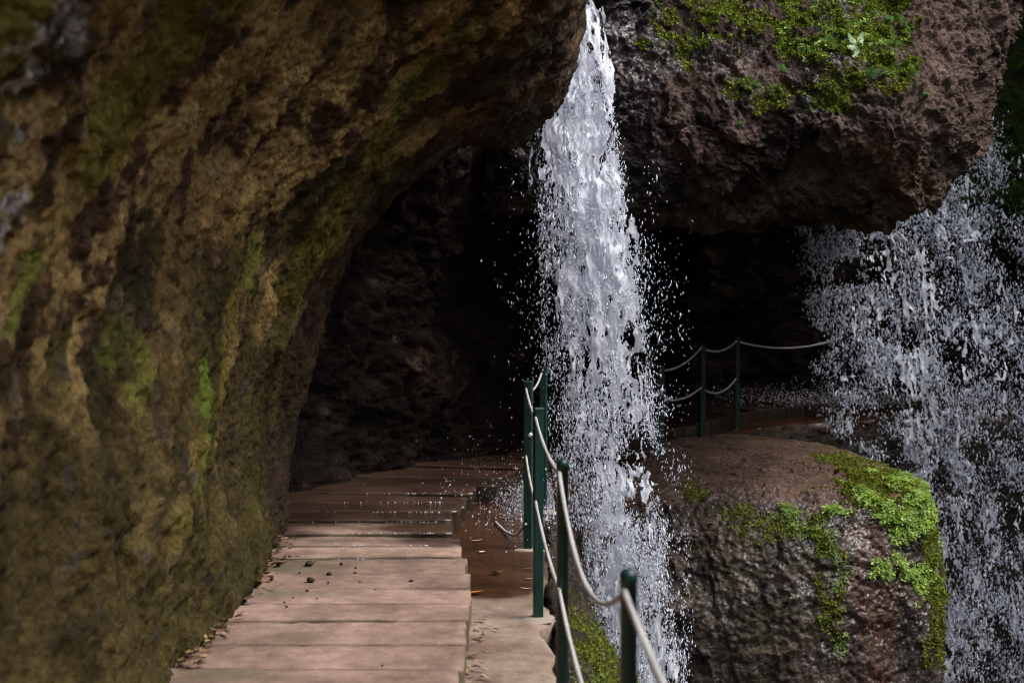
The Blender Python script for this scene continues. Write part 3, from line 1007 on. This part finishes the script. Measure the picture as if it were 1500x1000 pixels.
far_posts = []
for px, py, pyt, z in ((968, 668, 536, 0.0), (1028, 645, 503, 0.0), (1079, 626, 494, 0.0), (1234, 612, 488, 0.0)):
    t = G(px, py, z)
    tt = P(px, pyt, t[1])
    far_posts.append((t[0], t[1], tt[2], 0.027, True))
frail, f0 = railing('rope_railing', far_posts, 'dark green post railing with ropes on the far path behind the boulder', False)
FP = far_posts
for k in range(3):
    za, zb = FP[k][2] - 0.04, FP[k + 1][2] - 0.04
    add_rope(frail, f0, rope_curve(att(FP[k], za), att(FP[k + 1], zb), [0.06, 0.07, 0.10, .1][k]), 0.0095)
    if k < 2:
        add_rope(frail, f0, rope_curve(att(FP[k], 0.53), att(FP[k + 1], 0.53), [0.06, 0.10][k]), 0.0095)

# ------------------------------------------------------------------ falling water
OCT_V = np.array([(1, 0, 0), (-1, 0, 0), (0, 1, 0), (0, -1, 0), (0, 0, 1.0), (0, 0, -1.0)])
OCT_F = np.array([(0, 2, 4), (2, 1, 4), (1, 3, 4), (3, 0, 4), (2, 0, 5), (1, 2, 5), (3, 1, 5), (0, 3, 5)])


def drops_mesh(name, pos, rad, stretch, lean=None):
    n = len(pos)
    V = OCT_V[None] * RNG.uniform(0.7, 1.3, (n, 6, 1)) * rad[:, None, None]
    V[..., 2] *= stretch[:, None]
    tilt = RNG.normal(0, 0.28, (n, 2))
    V[..., 0] += V[..., 2] * (tilt[:, None, 0] + (0 if lean is None else lean))
    V[..., 1] += V[..., 2] * tilt[:, None, 1]
    V = (V + pos[:, None]).reshape(-1, 3)
    F = (OCT_F[None] + (np.arange(n) * 6)[:, None, None]).reshape(-1, 3)
    return mesh_np(name, V, F, True, M_WATER)


def fall_frame(z, table):
    """centre x, half width, depth y of the stream at height z"""
    t = np.array(table)
    o_ = np.argsort(t[:, 0])
    return [np.interp(z, t[o_, 0], t[o_, k]) for k in (1, 2, 3)]


def water_sheet(name, table, z0, z1, layers, nu, nv, dens_fn, parent, seed, zf=1.0):
    for l in range(layers):
        u = np.linspace(-1, 1, nu)
        z = np.linspace(z0, z1, nv)
        U, Z = np.meshgrid(u, z, indexing='ij')
        cx, hw, cy = fall_frame(Z, table)
        X = cx + U * hw * (0.92 + 0.1 * l)
        p = np.stack([X, np.full_like(X, l * 0.7 + seed), Z], -1)
        dep = 0.16 * hw * np.sqrt(np.clip(1 - U ** 2, 0, 1)) * (1 if l % 2 else -1)
        Y = cy + dep + (l - layers / 2) * 0.035 + 0.035 * fbm(p * np.array([9, 1, 4.0]), 3, seed + l) + 0.005 * fbm(p * np.array([40, 1, 9.0]), 2, seed + l + 50)
        X = X + 0.02 * fbm(p * np.array([7, 1, 5.0]) + 9, 3, seed + 70 + l)
        warp = p + 0.02 * np.stack([fbm(p * 14 + 3, 2, seed + 5), 0 * X, fbm(p * 9, 2, seed + 6)], -1)
        web = 1 - np.abs(vnoise(warp * np.array([22 * zf, 1, 5.0]), seed + l)) * 3.2           # broad filaments
        web2 = 1 - np.abs(vnoise(warp * np.array([46, 1, 9.0]) + 7, seed + 11 + l)) * 3.4  # finer filaments
        lump = fbm(p * np.array([8 * zf, 1, 1.6 + 0.8 * (1 - zf)]), 4, seed + 21 + l)
        grain = fbm(p * np.array([46, 1, 11.0]), 3, seed + 31 + l)
        val = np.maximum(web, web2 * 0.95) * 0.75 + 0.5 * lump + 0.35 * grain - 0.1
        thr = dens_fn(U, Z, l)
        keep = val > thr
        co = np.stack([X, Y, Z], -1).reshape(-1, 3)
        F = grid_faces(nu, nv)
        kf = keep.ravel()
        F = F[kf[F].sum(1) >= 3]
        used, inv = np.unique(F, return_inverse=True)
        me = mesh_np('water_sheet', co[used], inv.reshape(F.shape), True, M_WATER)
        link('water_sheet', me, parent, kind='stuff')


def zt(py, y):
    return P(0, py, y)[2]


def tab(rows_, y):
    out_ = []
    for py, l, r, *yy in rows_:
        yv = yy[0] if yy else y
        a, b = P(l, py, yv), P(r, py, yv)
        out_.append((a[2], (a[0] + b[0]) / 2, (b[0] - a[0]) / 2, yv))
    return out_


# first waterfall: pours past the lip of the overhang on to the edge of the path and into the gorge
T1 = tab([(-420, 690, 810, 10.45), (-200, 735, 845, 10.3), (0, 770, 872, 10.15), (100, 780, 892, 10.1), (200, 786, 904, 10.05), (300, 790, 918, 10.0), (400, 794, 932, 10.0), (500, 798, 944, 10.0), (600, 803, 956, 10.0),
          (700, 815, 966, 9.95), (800, 830, 978, 9.9), (900, 850, 990, 9.9), (1000, 872, 1004, 9.9), (1300, 930, 1050, 9.8)], 10)
wf1 = link('waterfall', None, label='tall white waterfall dropping past the edge of the slab path', cat='waterfall', loc=(0, 0, 0))


def dens1(U, Z, l):
    fall = np.clip((4.0 - Z) / 5.0, 0, 1)
    left = np.clip(-U, 0, 1)
    right = np.clip(U, 0, 1)
    return -0.28 + 0.66 * fall + 0.8 * np.abs(U) ** 2.5 + 0.35 * left * fall * 1.6 - 0.12 * right + 0.06 * l + 0.18 * np.sin(Z * 2.1 + 1) * fall


water_sheet('w1', T1, 5.4, -3.0, 4, 130, 1150, dens1, wf1, 300)


def spray(n, table, z0, z1, spread, r0, r1, seed, core=0.6, wide=1.6, power=1.0, clump=0.25, ysp=0.18, cf=(7, 0.4, 4.0), cj=0.25, sg=0.45):
    z = z0 + (z1 - z0) * RNG.uniform(0, 1, n) ** power
    cx, hw, cy = fall_frame(z, table)
    wide_mask = RNG.uniform(0, 1, n) > core
    s = np.where(wide_mask, RNG.normal(0, wide * 0.55, n), RNG.uniform(-1.05, 1.05, n))
    s = s + np.where(wide_mask, spread * np.abs(RNG.normal(0, 0.4, n)), 0)
    x = cx + s * hw
    y = cy + RNG.normal(0, ysp, n)
    p = np.stack([x, y, z], -1)
    keep = fbm(p * np.array(cf), 3, seed) + RNG.normal(0, cj, n) > -clump
    p = p[keep]
    rad = np.exp(RNG.normal(math.log(r0), sg, len(p))).clip(0.0015, r1)
    st_ = RNG.uniform(1.3, 4.2, len(p))
    return p, rad, st_


p, r, s_ = spray(80000, T1, 3.2, -2.9, 0.7, 0.0026, 0.009, 401, core=0.55, wide=1.25, power=0.75)
# the drops fly off to the right in the dark of the cave, few to the left
ok = (p[:, 0] < 1.25) & ~((p[:, 2] > 2.4) & (np.abs(p[:, 0] - fall_frame(p[:, 2], T1)[0]) > fall_frame(p[:, 2], T1)[1] * 1.05))
link('water_drops', drops_mesh('water_drops', p[ok], r[ok], s_[ok]), wf1, kind='stuff')
# splash on the edge strip of the path
n = 3400
sp = np.stack([0.30 - np.abs(RNG.normal(0, 0.20, n)), RNG.normal(10.05, 0.55, n), 0.006 + RNG.exponential(0.035, n)], -1)
far_ = RNG.uniform(0, 1, n) < 0.12
sp[far_] += np.stack([RNG.normal(-0.25, 0.3, n), RNG.normal(-0.3, 0.5, n), RNG.exponential(0.12, n)], -1)[far_]
sp = sp[(sp[:, 0] < 0.33) & ((sp[:, 0] > -0.3) | (sp[:, 2] > 0.12))]
# beads of water standing along the joints of the wet slabs
bd = []
for ya in [G(500, q_, ZT)[1] for q_ in (818.5, 798, 781, 764.5, 749.7, 735.7, 722.8, 710)]:
    m_ = 26
    bd.append(np.stack([-0.45 - np.abs(RNG.normal(0, 0.35, m_)), ya + RNG.normal(0, 0.006, m_) - 0.012, np.full(m_, ZT + 0.002)], -1))
sp = np.concatenate([sp] + bd)
link('splash', drops_mesh('splash', sp, np.exp(RNG.normal(math.log(0.0026), 0.5, len(sp))), RNG.uniform(0.7, 1.5, len(sp))), wf1, kind='stuff')

# second waterfall beyond the boulder
Y2 = 17.2
T2 = tab([(-250, 1180, 1400, 17.6), (50, 1170, 1425, 17.3), (200, 1165, 1445, 17.0), (300, 1175, 1480, 16.8), (400, 1185, 1525, 16.3), (500, 1195, 1550, 15.95), (600, 1212, 1560, 15.7), (750, 1260, 1560, 15.5), (1000, 1310, 1550, 15.2), (1300, 1340, 1560, 15)], Y2)
wf2 = link('waterfall', None, label='broad broken waterfall spraying down behind the mossy boulder corner', cat='waterfall', loc=(0, 0, 0))


def dens2(U, Z, l):
    streak = 0.30 * np.sin(U * 5.0 + 0.6 * np.sin(Z * 1.3)) 
    return 0.55 + 0.5 * np.abs(U) ** 3 + streak * 0.25 + 0.16 * sstep(0.5, -3.0, Z) + 0.05 * l


water_sheet('w2', T2, 5.0, -4.5, 3, 260, 760, dens2, wf2, 500, 0.75)
p, r, s_ = spray(150000, T2, 4.0, -4.6, 0.0, 0.0050, 0.018, 601, core=0.9, wide=0.7, clump=-0.12, ysp=0.3, cf=(7.5, 0.5, 3.6), cj=0.2, sg=0.5)
link('water_drops', drops_mesh('water_drops', p, r, s_ * 0.8), wf2, kind='stuff')
# splash where it lands on the far path
n = 2400
q = np.stack([RNG.normal(3.9, 0.75, n), RNG.normal(17.0, 0.35, n), 0.11 + np.abs(RNG.normal(0, 0.10, n))], -1)
link('splash', drops_mesh('splash', q, np.exp(RNG.normal(math.log(0.0045), 0.4, n)), RNG.uniform(0.7, 1.5, n)), wf2, kind='stuff')


# ------------------------------------------------------------------ moss and small leaves
def scatter(P_, N_, weight, n, rng):
    w_ = np.clip(weight, 0, None)
    w_ = w_ / w_.sum()
    k = rng.choice(len(P_), n, p=w_)
    return P_[k] + rng.normal(0, 0.006, (n, 3)), N_[k]


def basis(N_, rng):
    r_ = rng.normal(0, 1, N_.shape)
    a = np.cross(N_, r_)
    a /= np.linalg.norm(a, axis=1, keepdims=True) + 1e-9
    b = np.cross(N_, a)
    return a, b


def moss_mesh(name, pos, nor, size, cols, rng, lift=0.6):
    """tiny bent shoots: two triangles each"""
    n = len(pos)
    nn_ = nor + rng.normal(0, 0.5, nor.shape)
    nn_[:, 2] += 0.35
    nn_ /= np.linalg.norm(nn_, axis=1, keepdims=True)
    a, b = basis(nn_, rng)
    sz = size * rng.uniform(0.5, 1.5, n)[:, None]
    v0 = pos - a * sz * 0.45
    v1 = pos + a * sz * 0.45
    v2 = pos + nn_ * sz * lift + b * sz * 0.5
    v3 = pos + nn_ * sz * lift * 1.2 + b * sz * 1.1 + a * sz * 0.2
    V = np.stack([v0, v1, v2, v3], 1).reshape(-1, 3)
    F = np.array([(0, 1, 2), (1, 3, 2)])[None] + (np.arange(n) * 4)[:, None, None]
    return mesh_np(name, V, F.reshape(-1, 3), False, M_MOSS, np.repeat(cols, 4, 0))


def leaf_mesh(name, pos, nor, size, cols, rng, leaflets=3):
    """three round leaflets on a point, like clover or young fern"""
    n = len(pos)
    nn_ = nor * 0.6 + rng.normal(0, 0.3, nor.shape) + np.array([0.0, -0.25, 0.75])
    nn_ /= np.linalg.norm(nn_, axis=1, keepdims=True)
    a, b = basis(nn_, rng)
    sz = size * rng.uniform(0.6, 1.4, n)[:, None]
    Vs, Fs, k = [], [], 0
    shape = [(0.0, 0.0, 0.0), (0.45, 0.38, 0.10), (0.85, 0.33, 0.12), (1.05, 0.0, 0.02), (0.85, -0.33, 0.12), (0.45, -0.38, 0.10)]
    base_ = pos + nn_ * sz * 0.7
    for l in range(leaflets):
        t0 = 2 * math.pi * l / leaflets
        d = a * math.cos(t0) + b * math.sin(t0)
        e = -a * math.sin(t0) + b * math.cos(t0)
        for (u_, v_, h_) in shape:
            Vs.append(base_ + d * sz * u_ + e * sz * v_ + nn_ * sz * h_)
        Fs.append(np.array([(0, 5, 3, 1), (1, 3, 2, 1), (5, 4, 3, 5)])[:, :3] + l * 6)
    V = np.stack(Vs, 1).reshape(-1, 3)
    F = np.concatenate(Fs)[None] + (np.arange(n) * len(Vs))[:, None, None]
    return mesh_np(name, V, F.reshape(-1, 3), False, M_LEAF, np.repeat(cols, len(Vs), 0))


def greens(n, rng, lo, hi):
    t = rng.uniform(0, 1, (n, 1)) ** 1.3
    return (np.array(lo) * (1 - t) + np.array(hi) * t) * rng.uniform(0.7, 1.25, (n, 1))


def moss_on(parent, Pp, Nn, wfun, n, size, rng, lo=(0.07, 0.085, 0.010), hi=(0.22, 0.26, 0.025), box=None):
    w_ = wfun(Pp, Nn) ** 1.5
    if box is not None:
        w_ = w_ * box(Pp)
    w_[w_ < 0.12] = 0
    pos, nor = scatter(Pp, Nn, w_, n, rng)
    o = link('moss', moss_mesh('moss', pos, nor, size, greens(n, rng, lo, hi), rng), parent, kind='stuff')
    return o


moss_on(boulder, BP, BN, boulder_moss, 42000, 0.016, RNG)
moss_on(hang, HP, HN, hang_moss, 38000, 0.018, RNG, (0.08, 0.10, 0.010), (0.27, 0.33, 0.03))
moss_on(bank, KP, KN, bank_moss, 16000, 0.011, RNG)


def leaf_on(parent, Pp, Nn, centres, n, size, lo=(0.09, 0.16, 0.02), hi=(0.22, 0.34, 0.05), name='ground_leaves'):
    w_ = np.zeros(len(Pp))
    for c_, r_, k in centres:
        w_ = np.maximum(w_, k * patch(Pp, c_, r_, 91, 1.2, 6))
    w_ = w_ * sstep(-0.3, 0.3, fbm(Pp * 6, 3, 92))
    pos, nor = scatter(Pp, Nn, w_, n, RNG)
    return link(name, leaf_mesh(name, pos, nor, size, greens(n, RNG, lo, hi), RNG), parent, kind='stuff')


leaf_on(boulder, BP, BN, [((3.22, 11.1, -0.40), (0.36, 0.7, 0.36), 1.0), ((2.85, 11.1, -0.22), (0.35, 0.5, 0.14), 0.6), ((3.5, 11.4, -0.65), (0.2, 0.6, 0.25), 1.0), ((3.25, 11.6, -.05), (.2, .4, .1), .5)], 2300, 0.027, (0.14, 0.24, 0.025), (0.34, 0.50, 0.07))
leaf_on(boulder, BP, BN, [((2.3, 10.95, -0.32), (0.20, 0.4, 0.12), 1.0), ((2.45, 10.8, -0.62), (0.09, 0.4, 0.5), 0.9), ((2.9, 10.8, -0.8), (0.12, .4, .2), .3)], 420, 0.017)
leaf_on(hang, HP, HN, [(P(1235, 40, 11.1), (0.45, 0.8, 0.3), 1.0), (P(1300, 95, 10.9), (0.2, 0.5, 0.15), 0.8), (P(1000, 30, 11.3), (0.25, 0.6, 0.15), 0.5)], 1700, 0.022, (0.12, 0.21, 0.02), (0.30, 0.44, 0.06))
leaf_on(bank, KP, KN, [((0.38, 6.6, -0.15), (0.25, 1.0, 0.3), 1.0)], 160, 0.010)


# ------------------------------------------------------------------ litter, leaves and pebbles on the walk
def strip_leaf(L_, W_, curl, rng):
    """one dry leaf: pointed blade folded along its rib"""
    n = 6
    V = []
    for k in range(n + 1):
        t = k / n
        wv_ = W_ * math.sin(math.pi * min(max(t, 0.02), 0.98)) ** 0.8
        z = curl * (t - 0.5) ** 2 * L_ + 0.002
        V += [(t * L_ - L_ / 2, -wv_, z + wv_ * 0.45), (t * L_ - L_ / 2, 0, z), (t * L_ - L_ / 2, wv_, z + wv_ * 0.35)]
    F = []
    for k in range(n):
        a = k * 3
        F += [(a, a + 1, a + 4, a + 3), (a + 1, a + 2, a + 5, a + 4)]
    return np.array(V), np.array(F)


def leaf_object(x, y, z, L_, W_, col, label, cat='leaf', group=None, rz=None, name='fallen_leaf'):
    V, F = strip_leaf(L_, W_, random.uniform(0.2, 0.9), RNG)
    cols = np.tile(np.array(col), (len(V), 1)) * RNG.uniform(0.75, 1.25, (len(V), 1))
    o = link(name, mesh_np(name, V, F, True, M_LITTER, cols), None, label, cat, group, None, (x, y, z))
    o.rotation_euler = (random.uniform(-.12, .12), random.uniform(-.12, .12), random.uniform(0, 6.28) if rz is None else rz)
    return o


def on_strip(px, py):
    return G(px, py, 0.008)


q = on_strip(728, 840)
leaf_object(*q, 0.07, 0.022, (0.13, 0.17, 0.05), 'green leaf lying on the wet brown strip beside the slabs', rz=0.5)
q = on_strip(697, 869)
leaf_object(*q, 0.09, 0.024, (0.50, 0.20, 0.06), 'orange leaf lying beside the slab edge', rz=0.2)
q = on_strip(699, 792)
leaf_object(*q, 0.075, 0.010, (0.36, 0.35, 0.15), 'slim yellow green leaf on the wet strip', rz=0.05)
q = on_strip(706, 809)
leaf_object(*q, 0.04, 0.016, (0.6, 0.55, 0.5), 'small pale leaf on the wet strip', rz=0.4)
for px, py in ((773, 833), (776, 848), (770, 862)):
    q = on_strip(px, py)
    leaf_object(*q, 0.06, 0.006, (0.45, 0.38, 0.3), 'thin straw coloured blade lying near the railing posts', group='straw blades near the railing', rz=random.uniform(-.3, .3))
lg = 'dry leaves along the slab edge'
for k in range(26):
    py = random.uniform(905, 1010)
    px = 684 + abs(random.gauss(0, 14)) + (8 if py < 940 else 0)
    q = on_strip(px, py)
    cn, cc = random.choice([('reddish brown', (0.16, 0.085, 0.045)), ('light brown', (0.24, 0.15, 0.09)), ('dark brown', (0.09, 0.05, 0.03)), ('pale tan', (0.30, 0.22, 0.15))])
    leaf_object(*q, random.uniform(0.035, 0.075), random.uniform(0.004, 0.011), cc, 'small dry %s leaf lying against the slab edge' % cn, group=lg)
# litter that has gathered along the foot of the rock wall
lg = 'dry leaves at the foot of the rock wall'
for k in range(110):
    y = random.uniform(5.3, 8.0)
    x = -1.235 - 0.10 * max(0, y - 7.2) + abs(random.gauss(0, 0.05)) - 0.025
    cn, cc = random.choice([('reddish brown', (0.13, 0.07, 0.035)), ('light brown', (0.20, 0.11, 0.055)), ('dark brown', (0.07, 0.04, 0.022)), ('pale tan', (0.26, 0.17, 0.10))])
    leaf_object(x, y, ZT + random.uniform(0.006, 0.03), random.uniform(0.04, 0.09), random.uniform(0.006, 0.016), cc, 'dry %s leaf in the litter at the foot of the rock wall' % cn, group=lg)


def pebble_mesh(r, seed):
    rg = np.random.default_rng(seed)
    V, F = [], []
    n, m = 7, 4
    for l in range(1, m):
        th = math.pi * l / m
        for k in range(n):
            a = 2 * math.pi * k / n
            s_ = r * rg.uniform(0.75, 1.2)
            V.append((s_ * math.sin(th) * math.cos(a), s_ * math.sin(th) * math.sin(a) * 0.8, s_ * math.cos(th) * 0.65))
    top_, bot_ = len(V), len(V) + 1
    V += [(0, 0, r * 0.6), (0, 0, -r * 0.6)]
    for k in range(n):
        k2 = (k + 1) % n
        F.append((top_, k, k2))
        F.append((bot_, (m - 2) * n + k2, (m - 2) * n + k))
        for l in range(m - 2):
            F.append((l * n + k, (l + 1) * n + k, (l + 1) * n + k2))
            F.append((l * n + k, (l + 1) * n + k2, l * n + k2))
    V = np.array(V)
    return mesh_np('pebble', V, np.array(F), True, M_LITTER, np.tile(np.array([0.03, 0.02, 0.015]), (len(V), 1)))


pm = [pebble_mesh(1.0, k) for k in range(4)]
spots = [(453, 828, 14), (455, 852, 14), (482, 842, 10), (398, 848, 9), (425, 817, 8), (500, 827, 7), (602, 852, 8), (408, 828, 9), (420, 890, 7), (450, 866, 6), (520, 840, 6), (560, 975, 5), (470, 905, 5)]
for k in range(10):
    spots.append((random.uniform(395, 560), random.uniform(822, 900), random.uniform(3, 5)))
for k, (px, py, d) in enumerate(spots):
    q = G(px, py, ZT)
    r_ = d / (F_PX / q[1]) / 2
    o = link('pebble', pm[k % 4], None, 'dark crumb of rock lying on the pink slabs', 'pebble', 'rock crumbs on the slabs', None, (q[0], q[1], ZT + r_ * 0.45))
    o.scale = (r_, r_, r_)
    o.rotation_euler.z = random.uniform(0, 6)


# ------------------------------------------------------------------ single plants on the rocks
def frond_plant(name, pos, nor, n_fr, L_, col, label, group=None, broad=0.35, droop=0.5):
    """rosette of broad pointed leaves, each leaf a part"""
    root = link(name, None, None, label, 'plant', group, None, tuple(pos))
    for k in range(n_fr):
        a = 2 * math.pi * k / n_fr + random.uniform(-.3, .3)
        n = 7
        V, F = [], []
        ll = L_ * random.uniform(0.7, 1.2)
        for j in range(n + 1):
            t = j / n
            wv_ = ll * broad * 0.5 * math.sin(math.pi * (0.06 + 0.92 * t)) ** 0.8 * (1 + 0.25 * (-1) ** j)
            r_ = ll * t
            z_ = ll * (0.45 * t - droop * t * t)
            V += [(r_, -wv_, z_ + wv_ * 0.3), (r_, 0, z_), (r_, wv_, z_ + wv_ * 0.3)]
        for j in range(n):
            b_ = j * 3
            F += [(b_, b_ + 1, b_ + 4, b_ + 3), (b_ + 1, b_ + 2, b_ + 5, b_ + 4)]
        V = np.array(V)
        cols = np.tile(np.array(col), (len(V), 1)) * random.uniform(0.75, 1.3)
        o = link('leaf', mesh_np('leaf', V, np.array(F), True, M_LEAF, cols), root)
        o.rotation_euler.z = a
    nv = Vector(nor) * 0.7 + Vector((0, -0.3, 0.5))
    root.rotation_euler = nv.to_track_quat('Z', 'Y').to_euler()
    return root


def nearest(Pp, Nn, px, py, front=True):
    """rock surface vertex nearest to the line of sight through a photo pixel"""
    o_ = np.array([0, 0, CAM_H])
    d = P(px, py, 10) - o_
    d /= np.linalg.norm(d)
    v = Pp - o_
    t = v @ d
    dist_ = np.linalg.norm(v - t[:, None] * d, axis=1)
    ok_ = np.where(dist_ < 0.03)[0]
    if len(ok_) == 0:
        ok_ = np.argsort(dist_)[:5]
    k = ok_[np.argmin(t[ok_])]
    return Pp[k], Nn[k]


pq, nq = nearest(HP, HN, 1263, 62)
frond_plant('rosette_plant', pq, nq, 7, 0.15, (0.22, 0.34, 0.16), 'pale green broad leaved rosette in the moss on top of the hanging rock', broad=0.4)
sg = 'small sprigs on the hanging rock'
for px, py, sz in ((1145, 100, .06), (1095, 130, .055), (1105, 122, .05), (1088, 183, .045), (1340, 105, .06), (1345, 120, .05), (1358, 136, .04), (1312, 60, .07), (1325, 35, .08), (990, 130, .05), (1215, 55, .06), (1180, 70, .06), (1020, 60, .06), (1300, 30, .08), (1280, 110, .06)):
    pq, nq = nearest(HP, HN, px, py)
    frond_plant('leafy_sprig', pq, nq, 5, sz, (0.13, 0.27, 0.07), 'small green sprig growing from the face of the hanging rock', sg, 0.5)
for px, py, sz in ((1480, 165, .30), (1492, 60, .35), (1488, 110, .3), (1478, 245, .26), (1495, 210, .3), (1496, 290, .28), (1452, 300, .22), (1500, 20, .4), (1510, 150, .35), (1515, 250, .35), (1472, 300, .2)):
    pq, nq = nearest(CP, CN, px, py)
    frond_plant('fern', pq, nq, 9, sz * 1.1, random.choice([(0.06, 0.12, 0.02), (0.09, 0.15, 0.025), (0.05, 0.10, 0.03)]), 'green fern on the cliff beside the broad waterfall', 'ferns on the far cliff', 0.28, 0.7)


def cliff_moss(p, n):
    return sstep(5.55, 6.0, p[:, 0]) * sstep(1.9, 2.6, p[:, 2]) * sstep(7, 6, p[:, 2]) * sstep(9, 8, p[:, 0]) * sstep(-0.4, 0.3, fbm(p * 2.5, 4, 95))


moss_on(bpy.data.objects['cave_wall'], CP, CN, cliff_moss, 16000, 0.05, RNG, (0.03, 0.045, 0.008), (0.13, 0.19, 0.03))
